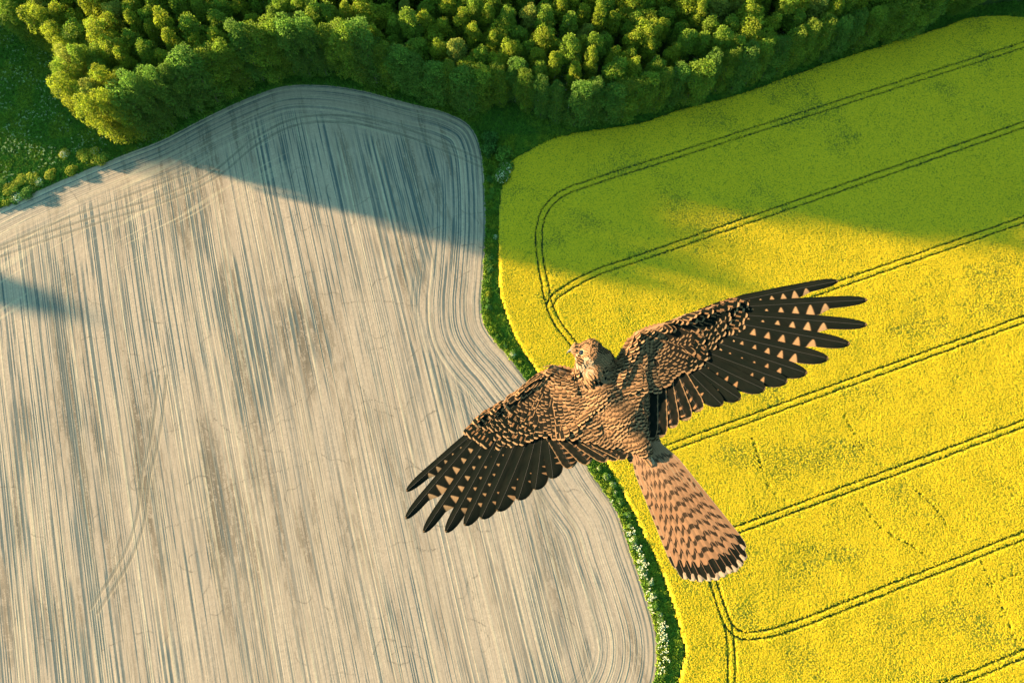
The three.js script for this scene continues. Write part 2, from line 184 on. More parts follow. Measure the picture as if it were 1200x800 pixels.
    const v = (0.72 + 0.32 * fine + 0.28 * crumb) * (0.9 + 0.2 * c);
    col[k] = toSRGB(R * v); col[k + 1] = toSRGB(Gc * v); col[k + 2] = toSRGB(B * v); col[k + 3] = 255;
    const hgt = 0.5 - 0.35 * d + 0.28 * p + 0.10 * (c - 0.5) + 0.16 * (fine - 0.5) + 0.06 * (crumb - 0.5) - (td < 0.6 ? 0.3 * (1 - smooth(0.2, 0.6, td)) : 0);
    bmp[k] = bmp[k + 1] = bmp[k + 2] = 255 * clamp(hgt); bmp[k + 3] = 255;
  }
  const m = new THREE.MeshStandardMaterial({ map: dataTexture(col, n, n, true), bumpMap: dataTexture(bmp, n, n, false), bumpScale: 0.055, roughness: 1 });
  sheet('bare_field', [...soilEdge, [20, 66], [-160, 66], [-160, -70]], 0, m, [X0, Z0, X1, Z1], 'pale drilled soil field with fine seed rows', 'field');
}

// ---------------------------------------------------------------- the flowering rapeseed crop
const cropLine = curve(CROP_EDGE, 0.5);
const cropPoly = [...cropLine, [170, -134], [170, 70], [47, 70]];
const CX0 = -12, CZ0 = -140, CX1 = 166, CZ1 = 62;
const cropArea = new Raster(-160, -145, 172, 72, 0.25, 0).fill(cropPoly);
const cropMask = new Raster(CX0, CZ0, CX1, CZ1, 0.25, 9);      // distance to the nearest wheel track or bare gap
const cropEdge = new Raster(CX0, CZ0, CX1, CZ1, 0.25, 9).near(curve(CROP_EDGE, 0.25), 6);
{
  const r = rng(12);
  for (const l of TRAMLINES) for (const d of [-0.82, 0.82]) {
    const c = curve(l, 0.2), o = [];
    for (let i = 0; i < c.length; i++) { const [a, b] = c[Math.max(0, i - 2)], [e, f] = c[Math.min(c.length - 1, i + 2)], L = Math.hypot(e - a, f - b), q = d + 0.16 * (vn(i * 0.12, d * 7) - 0.5); o.push([c[i][0] - (f - b) / L * q, c[i][1] + (e - a) / L * q]); }
    cropMask.near(o, 1.2);
  }
  for (const l of FAINT) { const c = curve(l, 0.4).filter(() => r() > 0.6); cropMask.near(c.map(([x, z]) => [x + (r() - 0.5) * 0.4, z]), 0.3); }
}
const sparse = (x, z) => { // 0 dense bloom to 1 thin, leafy crop
  const e = cropEdge.at(x, z), a = fbm(x * 0.09 + 3, z * 0.13, 4), b = vn(x * 0.33, z * 0.33);
  return clamp(smooth(0.52, 0.80, a) * 0.6 + smooth(0.75, 0.95, b) * 0.22 + (e < 2 ? 0.15 : 0));
};
{
  const g = new THREE.BufferGeometry(), step = 0.45, pos = [], uv = [], idx = [], id = new Map();
  const nx = Math.floor((CX1 - CX0) / step), nz = Math.floor((CZ1 - CZ0) / step), ok = (i, j) => cropArea.at(CX0 + i * step, CZ0 + j * step) > 0 && inView(CX0 + i * step, CZ0 + j * step, 14);
  const good = new Uint8Array((nx + 1) * (nz + 1)); for (let j = 0; j <= nz; j++) for (let i = 0; i <= nx; i++) good[j * (nx + 1) + i] = ok(i, j) ? 1 : 0;
  const vert = (i, j) => {
    const k = j * (nx + 1) + i; if (id.has(k)) return id.get(k);
    const x = CX0 + i * step, z = CZ0 + j * step, t = cropMask.at(x, z), e = cropEdge.at(x, z);
    const up = smooth(0.08, 0.4, t) * (0.35 + 0.65 * smooth(0, 0.9, e));
    pos.push(x, 0.12 + up * (0.84 + 0.12 * vn(x * 1.4, z * 1.4) + 0.25 * (fbm(x * 0.15, z * 0.15, 2) - 0.5)), z); uv.push((x - CX0) / (CX1 - CX0), (z - CZ0) / (CZ1 - CZ0));
    id.set(k, pos.length / 3 - 1); return pos.length / 3 - 1;
  };
  for (let j = 0; j < nz; j++) for (let i = 0; i < nx; i++) { const k = j * (nx + 1) + i; if (good[k] && good[k + 1] && good[k + nx + 1] && good[k + nx + 2]) { const a = vert(i, j), b = vert(i + 1, j), c = vert(i, j + 1), d = vert(i + 1, j + 1); idx.push(a, c, b, b, c, d); } }
  g.setAttribute('position', new THREE.Float32BufferAttribute(pos, 3)); g.setAttribute('uv', new THREE.Float32BufferAttribute(uv, 2)); g.setIndex(idx); g.computeVertexNormals();
  const n = 2048, a = new Uint8Array(n * n * 4);
  for (let j = 0; j < n; j++) for (let i = 0; i < n; i++) {
    const x = CX0 + (i + 0.5) / n * (CX1 - CX0), z = CZ0 + (j + 0.5) / n * (CZ1 - CZ0), k = (j * n + i) * 4, t = cropMask.at(x, z);
    const f = vn(x * 3.1, z * 3.1) * 0.6 + vn(x * 7, z * 7) * 0.4, green = clamp(smooth(0.45, 0.8, f) * 0.6 + sparse(x, z) * 0.55 + (1 - smooth(0.12, 0.34, t)));
    a[k] = toSRGB(lerp(0.60, 0.045, green)); a[k + 1] = toSRGB(lerp(0.44, 0.075, green)); a[k + 2] = toSRGB(lerp(0.012, 0.012, green)); a[k + 3] = 255;
  }
  const m = mesh('rapeseed_field', g, new THREE.MeshStandardMaterial({ map: dataTexture(a, n, n, true), roughness: 1 }), scene);
  tag(m, 'yellow flowering rapeseed crop with paired tractor tramlines', 'field', null, 'structure');
}
function leafGeometry(list) {                                  // list of [centre, size, width, normal, along, colour]: pointed leaf-shaped faces
  const pos = [], nor = [], col = [], idx = []; let k = 0;
  for (const [c, L, W, n, u, q] of list) {
    const v = new THREE.Vector3().crossVectors(n, u).normalize();
    for (const [a, b, h] of [[-0.5, 0, 0], [0, 0.5, 0.08], [0.5, 0, 0], [0, -0.5, 0.08]]) {
      const p = c.clone().addScaledVector(u, a * L).addScaledVector(v, b * W).addScaledVector(n, h * L); pos.push(p.x, p.y, p.z); nor.push(n.x, n.y, n.z); col.push(...q);
    }
    idx.push(k, k + 2, k + 1, k, k + 3, k + 2); k += 4;
  }
  const g = new THREE.BufferGeometry();
  g.setAttribute('position', new THREE.Float32BufferAttribute(pos, 3)); g.setAttribute('normal', new THREE.Float32BufferAttribute(nor, 3)); g.setAttribute('color', new THREE.Float32BufferAttribute(col, 3)); g.setIndex(idx); return g;
}
const randomUnit = (r) => { const z = 2 * r() - 1, a = r() * 6.2832, s = Math.sqrt(1 - z * z); return new THREE.Vector3(s * Math.cos(a), z, s * Math.sin(a)); };
const across = (n, r) => { const u = randomUnit(r); return u.addScaledVector(n, -u.dot(n)).normalize(); };
function scatter(name, variants, material, spots, label, category) {   // spots: [x, y, z, turn, size, height, r, g, b]; one object for what nobody could count
  const root = variants.length > 1 ? new THREE.Group() : null;
  const made = variants.map((g, v) => {
    const mine = spots.filter((_, i) => i % variants.length === v), im = new THREE.InstancedMesh(g, material, mine.length), o = new THREE.Object3D(), c = new THREE.Color();
    mine.forEach((s, i) => { o.position.set(s[0], s[1], s[2]); o.rotation.set(0, s[3], 0); o.scale.set(s[4], s[5], s[4]); o.updateMatrix(); im.setMatrixAt(i, o.matrix); im.setColorAt(i, c.setRGB(s[6], s[7], s[8])); });
    im.castShadow = im.receiveShadow = true; im.name = numbered(name); return im;
  });
  for (const im of made) { scene.add(im); tag(im, label, category, made.length > 1 ? category : null, 'stuff'); }
}
{
  const r = rng(31), one = [1, 1, 1], leafy = [0.16, 0.30, 0.5];
  const tuft = (seed) => { const q = rng(seed), l = [];
    for (let i = 0; i < 9; i++) { const a = q() * 6.3, d = Math.sqrt(q()) * 0.2, n = randomUnit(q); n.y = Math.abs(n.y) + 0.7; n.normalize(); l.push([new THREE.Vector3(Math.cos(a) * d, 0.20 + 0.14 * q(), Math.sin(a) * d), 0.13 + 0.07 * q(), 0.12, n, across(n, q), one]); }
    for (let i = 0; i < 4; i++) { const a = q() * 6.3, d = q() * 0.2, n = randomUnit(q); n.y = Math.abs(n.y) + 0.4; n.normalize(); l.push([new THREE.Vector3(Math.cos(a) * d, 0.06 + 0.09 * q(), Math.sin(a) * d), 0.26, 0.1, n, across(n, q), leafy]); }
    return leafGeometry(l); };
  const spots = [], step = 0.27;
  for (let z = CZ0; z < CZ1; z += step) for (let x = CX0; x < CX1; x += step) {
    const px = x + r() * step, pz = z + r() * step, t = cropMask.at(px, pz), e = cropEdge.at(px, pz), keep = r(), c1 = r(), c2 = r(), turn = r() * 6.3, sz = 0.75 + 0.35 * r();
    if (!(t > 0.22) || !inView(px, pz, 1.5) || !(cropArea.at(px, pz) > 0)) continue;
    const s = sparse(px, pz); if (keep < s * 0.45 || e < 0.1 + 1.1 * vn(px * 0.8, pz * 0.8) * vn(px * 0.21, pz * 0.21 + 7)) continue;
    const gr = c1 < 0.12 + 0.45 * s ? 0.55 + 0.4 * c2 : 0.14 * c2;
    const up = (0.35 + 0.65 * smooth(0, 0.9, e)) * smooth(0, 0.4, t);
    spots.push([px, 0.12 + up * (0.72 + 0.3 * (fbm(px * 0.15, pz * 0.15, 2) - 0.5)) + 0.05 * c2, pz, turn, sz, 0.85 + 0.2 * c1, lerp(0.84, 0.20, gr), lerp(0.585, 0.24, gr), lerp(0.022, 0.02, gr)]);
  }
  console.log('rapeseed tufts', spots.length);
  scatter('rapeseed_flowers', [tuft(3)], new THREE.MeshPhysicalMaterial({ vertexColors: true, roughness: 0.95, specularIntensity: 0.15, side: THREE.DoubleSide }), spots, 'mass of yellow rapeseed flower heads over the crop', 'flowers');
}

// ---------------------------------------------------------------- field margin, meadow grass and herbs (uncountable)
const soilPoly = [...soilEdge, [20, 66], [-160, 66], [-160, -70]];
const soilArea = new Raster(-160, -145, 172, 72, 0.25, 0).fill(soilPoly);
const forestPoly = [...FOREST, [190, -260], [-220, -260]];
const herbMaterial = new THREE.MeshPhysicalMaterial({ vertexColors: true, roughness: 0.95, specularIntensity: 0.15, side: THREE.DoubleSide });
{
  const r = rng(8), one = [1, 1, 1];
  const q = rng(4), l = [];
  for (let i = 0; i < 16; i++) { const a = q() * 6.3, d = q() * 0.28, n = randomUnit(q); n.y = Math.abs(n.y) * 0.8; n.normalize(); const u = new THREE.Vector3(Math.cos(a) * 0.5, 0.9, Math.sin(a) * 0.5).normalize(); u.addScaledVector(n, -u.dot(n)).normalize(); l.push([new THREE.Vector3(Math.cos(a) * d, 0.22 + 0.2 * q(), Math.sin(a) * d), 0.45 + 0.2 * q(), 0.1, n, u, one]); }
  const grass = leafGeometry(l), spots = [], flowers = [];
  const soilD = new Raster(-160, -145, 170, 62, 0.5, 20).near(soilEdge, 9), cropD = new Raster(-160, -145, 170, 62, 0.5, 20).near(cropLine, 9);
  for (let z = -140; z < 50; z += 0.5) for (let x = -150; x < 150; x += 0.5) {
    const px = x + r() * 0.5, pz = z + r() * 0.5, a = r(), b = r(), c = r(), turn = r() * 6.3;
    if (!inView(px, pz, 2) || soilArea.at(px, pz) > 0 || cropArea.at(px, pz) > 0) continue;
    const ds = soilD.at(px, pz), dc = cropD.at(px, pz), inWood = inside(forestPoly, px, pz) && ds > 4 && dc > 4;
    if (inWood) continue;
    const strip = x > -8 && z > -95, f = fbm(px * 0.2, pz * 0.2, 3);
    let tall = strip ? (ds < 2.4 ? 1.1 + 0.7 * b : 0.8 + 0.5 * b) : 0.5 + 0.5 * b + (ds < 2 ? 0.5 : 0);
    const v = 0.7 + 0.6 * c, y = strip ? 0.3 + 0.7 * smooth(0.4, 0.65, vn(px * 0.5, pz * 0.5)) : smooth(0.45, 0.7, f) * 0.6;
    spots.push([px, -0.05, pz, turn, strip ? 1.5 : 1.25, tall, v * lerp(0.085, 0.19, y), v * lerp(0.20, 0.27, y), v * 0.020]);
    if (!strip && px < -95 && vn(px * 0.3 + 4, pz * 0.3) > 0.5 && a > 0.80) flowers.push([px, 0.3 + 0.2 * b, pz, turn, 0.6 + 0.8 * b, 1, 0.30, 0.38, 0.18]);
    if (strip && ds < 2.6 && vn(px * 0.25, pz * 0.25) > 0.5 && pz > -5 && a > 0.7) flowers.push([px, 1.0 + 0.5 * b, pz, turn, 1.1 + 0.8 * b, 1.2, 0.62, 0.60, 0.36]);
  }
  console.log('grass tufts', spots.length, 'umbels', flowers.length);
  scatter('meadow_grass', [grass], herbMaterial, spots, 'rough green grass and herbs of the meadow and field margin', 'grass');
  const w = []; for (let i = 0; i < 9; i++) { const a = q() * 6.3, d = q() * 0.22, n = randomUnit(q); n.y = Math.abs(n.y) + 1; n.normalize(); w.push([new THREE.Vector3(Math.cos(a) * d, q() * 0.15, Math.sin(a) * d), 0.14, 0.13, n, across(n, q), one]); }
  scatter('white_umbel_flowers', [leafGeometry(w)], herbMaterial, flowers, 'scattered creamy white flower heads among the meadow grass', 'flowers');
}

// ---------------------------------------------------------------- trees and shrubs
function crownGeometry(seed, h0, h1, rad, leaves, lean) {        // foliage clumps between h0 and h1 metres, widest rad
  const r = rng(seed), list = [], blobs = [];
  const env = (k) => Math.sqrt(Math.max(0, 1 - Math.pow(Math.abs(k - 0.52) / 0.54, 2.3)));
  const n = Math.round(13 + (h1 - h0) * 1.1), lx = (r() - 0.5) * rad * 0.5, lz = (r() - 0.5) * rad * 0.5;
  for (let i = 0; i < n; i++) {                                  // rounded boughs of uneven size, several of them sharing the top
    const k = Math.pow((i + 0.5) / n, 0.8), a = i * 2.399 + r() * 1.2, R = rad * env(k), s = rad * lerp(0.30, 0.58, r()) * (k > 0.8 ? 0.85 : 1), d = Math.max(0.1, R - s * 0.6) * Math.sqrt(0.30 + 0.70 * r());
    blobs.push([Math.cos(a) * d + lx * k, lerp(h0 + 0.6, h1 - s * 0.8, k) + (r() - 0.5) * 0.8, Math.sin(a) * d + lz * k, s, 0.74 + 0.52 * r(), r()]);
  }
  const w = blobs.map((b) => b[3] * b[3]), tot = w.reduce((a, b) => a + b);
  blobs.forEach((b, bi) => {
    const m = Math.round(leaves * w[bi] / tot);
    for (let i = 0; i < m; i++) {
      const o = randomUnit(r); if (o.y < -0.35 && r() < 0.6) o.y = -o.y;
      const rr = b[3] * (0.72 + 0.36 * r()) * (0.82 + 0.36 * vn(o.x * 2.6 + seed, o.z * 2.6 + o.y * 2.2 + bi * 3.1));
      const c = new THREE.Vector3(b[0] + o.x * rr, b[1] + o.y * rr * 0.95, b[2] + o.z * rr);
      const nn = o.clone().addScaledVector(randomUnit(r), 1.7).normalize(), v = b[4] * (0.8 + 0.4 * r());
      list.push([c, 0.24 + 0.20 * r(), 0.2 + 0.1 * r(), nn, across(nn, r), [v * (0.92 + 0.2 * b[5]), v, v]]);
    }
  });
  return leafGeometry(list);
}
function limb(a, b, r0, r1, n = 6) {
  const d = new THREE.Vector3().subVectors(b, a), g = new THREE.CylinderGeometry(r1, r0, d.length(), n, 1); g.translate(0, d.length() / 2, 0);
  g.applyQuaternion(new THREE.Quaternion().setFromUnitVectors(new THREE.Vector3(0, 1, 0), d.normalize())); g.translate(a.x, a.y, a.z); return g;
}
function trunkGeometry(seed, h, r0, h0, rad) {
  const r = rng(seed), gs = [], pts = []; let x = 0, z = 0;
  for (let i = 0; i <= 4; i++) { pts.push(new THREE.Vector3(x, h * 0.92 * i / 4 - (i ? 0 : 0.1), z)); x += (r() - 0.5) * 0.3; z += (r() - 0.5) * 0.3; }
  for (let i = 0; i < 4; i++) gs.push(limb(pts[i], pts[i + 1], r0 * (1 - i * 0.23), r0 * (1 - (i + 1) * 0.23), 8));
  for (let i = 0; i < 9; i++) { const k = lerp(Math.max(0.2, h0 / h), 0.85, i / 8), p = new THREE.Vector3(0, h * k * 0.92, 0).lerp(pts[Math.min(4, Math.round(k * 4))].clone().setY(h * k * 0.92), 1), a = i * 2.4 + r(); gs.push(limb(p, p.clone().add(new THREE.Vector3(Math.cos(a) * rad * 0.7, rad * 0.45, Math.sin(a) * rad * 0.7)), r0 * 0.34 * (1.1 - k), 0.02, 5)); }
  return mergeGeometries(gs);
}
const leafMat = (R, Gc, B) => new THREE.MeshPhysicalMaterial({ color: new THREE.Color().setRGB(R, Gc, B), vertexColors: true, roughness: 0.9, specularIntensity: 0.15, transmission: 0.5, thickness: 0, side: THREE.DoubleSide });
const foliage = { fresh: leafMat(0.240, 0.300, 0.018), mid: leafMat(0.180, 0.275, 0.022), deep: leafMat(0.130, 0.245, 0.030), pale: leafMat(0.240, 0.285, 0.040) };
const barkDark = new THREE.MeshStandardMaterial({ color: new THREE.Color().setRGB(0.10, 0.075, 0.05), roughness: 1 }), barkPale = new THREE.MeshStandardMaterial({ color: new THREE.Color().setRGB(0.42, 0.38, 0.32), roughness: 1 });
// [crown from, to, radius, leaf faces, trunk radius]: slender wood trees, broad ones, and wood-edge trees leafy to the ground
const shapes = [[5, 19, 2.5, 5600, 0.16], [6, 20, 2.2, 5200, 0.15], [5, 18, 2.8, 6000, 0.18], [4.5, 19.5, 3.2, 7200, 0.24], [5, 20, 2.9, 6600, 0.2], [0.8, 18.5, 3.6, 8800, 0.24], [0.5, 17.5, 3.2, 8000, 0.2]]
  .map(([a, b, c, n, t], i) => ({ crown: crownGeometry(100 + i, a, b, c, n), trunk: trunkGeometry(200 + i, b, t, a, c), rad: c, h: b }));
const prototypes = {};
function tree(shape, mat, [x, z], scale, tall, turn, name, label, group) {
  const key = shape + mat; let o;
  if (!prototypes[key]) { o = prototypes[key] = new THREE.Group(); mesh('trunk', shapes[shape].trunk, mat === 'pale' || shape === 1 ? barkPale : barkDark, o); mesh('crown', shapes[shape].crown, foliage[mat], o); } else o = prototypes[key].clone();
  o.name = numbered(name); o.position.set(x, -0.05, z); o.scale.set(scale, tall, scale); o.rotation.y = turn; o.userData = {}; tag(o, label, 'tree', group); scene.add(o); return o;
}
{
  const r = rng(2024), pts = [], forestLine = FOREST;
  const put = (x, z, gap) => { for (const p of pts) if (Math.hypot(p[0] - x, p[1] - z) < gap) return false; pts.push([x, z]); return true; };
  // a row along the edge of the wood, then the wood itself
  const edge = curve(FOREST, 0.5), edgeCount = (() => { let last = null; for (const [x, z] of edge) { const px = x + (r() - 0.5) * 1.6, pz = z + 1.2 - r() * 1.8; if (put(px, pz, 4.2)) last = 1; } return pts.length; })();
  for (let k = 0; k < 60000; k++) { const x = lerp(-215, 190, r()), z = lerp(-182, -88, r()); if (inside(forestPoly, x, z) && Math.hypot(x - 42, z + 139) > 4.5) put(x, z, 3.5 + 0.9 * vn(x * 0.05, z * 0.05)); }
  const seen = (x, z) => { const f = 172 / (172 - 13), px = x * f, pz = z * f, s = (0.978 * 172 - 0.208 * pz); return pz > -139.5 && Math.abs(px) < 0.75 * s + 3; };
  const all = pts.map(([x, z], i) => ({ x, z, edge: i < edgeCount, v: seen(x, z), a: r(), b: r(), c: r(), d: r() }));
  const shown = all.filter((t) => t.v), rest = all.filter((t) => !t.v);
  console.log('trees in view', shown.length, 'beyond', rest.length);
  const kinds = {
    edge: ['broad_edge_tree', 'broad deep green tree leafy to the ground', 'trees along the edge of the wood'],
    meadowEnd: ['meadow_tree', 'leafy yellow green tree at the meadow end of the wood', 'trees at the meadow end of the wood'],
    pale: ['pale_tree', 'pale straw green tree in the wood', 'pale trees in the wood'],
    slender: ['slender_tree', 'slender fresh green tree inside the wood', 'slender trees in the wood'],
    round: ['round_tree', 'round crowned mid green tree inside the wood', 'round crowned trees in the wood'],
  };
  const beside = (t) => t.x < -3 ? 'beyond the bare soil field' : t.x < 14 ? 'beyond the grassy corner between the fields' : 'beyond the rapeseed crop';
  const grow = (t) => {
    const low = t.edge ? lerp(0.92, 1.14, t.b) * (t.x > -108 && t.x < -35 ? 1.24 : 1) : lerp(0.84, 1.12, t.b) * (t.x > -108 && t.x < -35 ? 1.12 : 1), sc = lerp(0.86, 1.46, t.c * t.c);
    let k, shape, mat;
    if (t.x < -98 && t.z < -70) { k = 'meadowEnd'; shape = t.edge ? 5 : [0, 3, 4][Math.floor(t.a * 3)]; mat = t.d < 0.55 ? 'fresh' : t.d < 0.9 ? 'mid' : 'pale'; }
    else if (t.edge) { k = 'edge'; shape = t.a < 0.5 ? 5 : 6; mat = t.d < 0.5 ? 'mid' : 'deep'; }
    else if (t.d < 0.08) { k = 'pale'; shape = t.a < 0.5 ? 0 : 1; mat = 'pale'; }
    else if (t.d < 0.68) { k = 'slender'; shape = t.a < 0.5 ? 0 : 1; mat = t.c < 0.6 ? 'fresh' : 'mid'; }
    else { k = 'round'; shape = [2, 3, 4][Math.floor(t.a * 3)]; mat = t.c < 0.5 ? 'mid' : 'fresh'; }
    return [k, shape, mat, sc, low];
  };
  const order = shown.sort((p, q) => q.z - p.z);
  order.forEach((t, i) => { const [k, shape, mat, sc, low] = grow(t); if (i < 300) tree(shape, mat, [t.x, t.z], sc, low, t.a * 6.3, kinds[k][0], k === 'meadowEnd' ? kinds[k][1] : `${kinds[k][1]} ${beside(t)}`, k === 'meadowEnd' ? kinds[k][2] : `${kinds[k][2]} ${beside(t)}`); else rest.push(t); });
  // the rest of the wood and the belt of trees beyond the left side of the picture, whose shade lies over the meadow
  const belt = []; { const q = rng(9), done = []; for (let k = 0; k < 4000; k++) { const x = lerp(-214, -166, q()), z = lerp(-160, -119, q()); if (done.every((p) => Math.hypot(p[0] - x, p[1] - z) > 5)) { done.push([x, z]); belt.push({ x, z, a: q(), b: q(), c: q(), d: q() }); } } }
  for (const [x, z] of [[-240, -84], [-235, -80], [-245, -81]]) belt.push({ x, z, a: 0.3, b: 0.4, c: 0.5, d: 0.5 });
  const spots = [...rest, ...belt].map((t) => [t.x, -0.05, t.z, t.a * 6.3, lerp(0.9, 1.1, t.c), lerp(0.9, 1.12, t.b), 0.155 * lerp(0.8, 1.3, t.d), 0.250 * lerp(0.85, 1.15, t.d), 0.018]);
  const wood = new THREE.MeshPhysicalMaterial({ vertexColors: true, roughness: 0.9, specularIntensity: 0.15, transmission: 0.5, thickness: 0, side: THREE.DoubleSide });
  scatter('far_woodland', [shapes[3].crown], wood, spots, 'closed green canopy of the wood reaching past the picture', 'woodland');
}

// ---------------------------------------------------------------- shrubs: hedge by the meadow, margin between the fields
{
  const bush = [0, 1, 2].map((i) => { const q = rng(500 + i), list = [], R = 1; for (let b = 0; b < 7; b++) { const a = b * 2.4 + q(), d = b ? 0.55 * q() + 0.15 : 0, s = 0.42 + 0.25 * q(), cx = Math.cos(a) * d, cz = Math.sin(a) * d, cy = 0.55 + 0.5 * q(), br = 0.75 + 0.5 * q(); for (let k = 0; k < 170; k++) { const o = randomUnit(q), rr = s * (0.75 + 0.35 * q()), nn = o.clone().addScaledVector(randomUnit(q), 0.8).normalize(), v = br * (0.8 + 0.4 * q()); list.push([new THREE.Vector3(cx + o.x * rr, Math.max(0.02, cy + o.y * rr), cz + o.z * rr), 0.16 + 0.12 * q(), 0.14, nn, across(nn, q), [v, v, v]]); } } return leafGeometry(list); });
  const stems = (() => { const gs = [], q = rng(3); for (let i = 0; i < 5; i++) { const a = i * 1.26; gs.push(limb(new THREE.Vector3(0, -0.05, 0), new THREE.Vector3(Math.cos(a) * 0.4, 0.9, Math.sin(a) * 0.4), 0.035, 0.012, 5)); } return mergeGeometries(gs); })();
  const bloom = (() => { const q = rng(90), l = []; for (let k = 0; k < 150; k++) { const o = randomUnit(q); o.y = Math.abs(o.y); const nn = o.clone().addScaledVector(randomUnit(q), 0.6).normalize(); l.push([new THREE.Vector3(o.x * 0.85, 0.62 + o.y * 0.72, o.z * 0.85), 0.17, 0.16, nn, across(nn, q), [1, 1, 1]]); } return leafGeometry(l); })();
  const flat = (R, Gc, B) => new THREE.MeshPhysicalMaterial({ color: new THREE.Color().setRGB(R, Gc, B), vertexColors: true, roughness: 0.95, specularIntensity: 0.15, side: THREE.DoubleSide });
  const green = flat(0.08, 0.16, 0.02), gold = flat(0.22, 0.24, 0.02), cream = flat(0.62, 0.60, 0.38), dark = flat(0.05, 0.12, 0.022);
  const r = rng(64), shrub = (name, [x, z], size, tall, leaf, flower, label, group) => { const o = new THREE.Group(); o.name = numbered(name); o.position.set(x, -0.03, z); o.rotation.y = r() * 6.3; o.scale.set(size, tall, size); mesh('stems', stems, barkDark, o); mesh('foliage', bush[Math.floor(r() * 3)], leaf, o); if (flower) mesh('blossom', bloom, flower, o); tag(o, label, 'shrub', group); scene.add(o); };
  CREAM.forEach((p, i) => { const [x, z] = p; shrub('flowering_shrub', [x + 0.8 + (r() - 0.5), z - 0.3 + (r() - 0.5)], 0.6 + 0.45 * r(), 0.65 + 0.4 * r(), green, cream, i < 3 ? 'lone cream flowering shrub in the narrow green margin beside the bare field' : 'cream flowering shrub in the row along the margin by the tail of the bird', i < 3 ? 'lone flowering shrubs' : 'row of flowering shrubs'); });
  HEDGE.forEach((p, i) => shrub('hedge_shrub', p, 1.1 + 0.9 * r(), 0.6 + 0.35 * r(), i % 3 === 2 ? green : gold, i % 4 === 2 ? cream : null, i % 4 === 2 ? 'golden green hedge shrub dotted with cream blossom at the meadow corner' : i % 3 === 2 ? 'plain green hedge shrub between the meadow and bare field' : 'golden green leafy hedge shrub between the meadow and bare field', 'hedge between the meadow and the bare field'));
  DITCH_BUSHES.forEach((p, i) => shrub('ditch_shrub', p, 1.6 + 0.9 * r(), 2 + 0.9 * r(), i < 2 ? dark : green, i > 2 ? cream : null, i < 2 ? 'tall dark green shrub at the head of the margin near the wood' : i > 2 ? 'tall shrub with pale blossom at the head of the margin' : 'tall plain green shrub beside the pale blossoming ones', 'shrubs at the head of the margin'));
  // low leafy shrubs along the rest of the margin, sunlit on the soil side
  const line = curve(SOIL_EDGE, 1.7).filter(([x, z]) => x > -9 && z > -92 && z < 50); let k = 0;
  for (const [x, z] of line) { k++; const a = r(), b = r(); if (a < 0.62) continue; shrub('margin_shrub', [x + 1.1 + 0.9 * b, z - 0.4 + (r() - 0.5) * 0.6], 0.6 + 0.5 * r(), 0.45 + 0.4 * r(), a < 0.75 ? green : a < 0.86 ? dark : gold, null, a < 0.75 ? 'low green shrub in the margin between the two fields' : a < 0.86 ? 'low dark green shrub in the margin between the two fields' : 'low golden green shrub in the margin between the two fields', 'shrubs of the field margin'); }
}

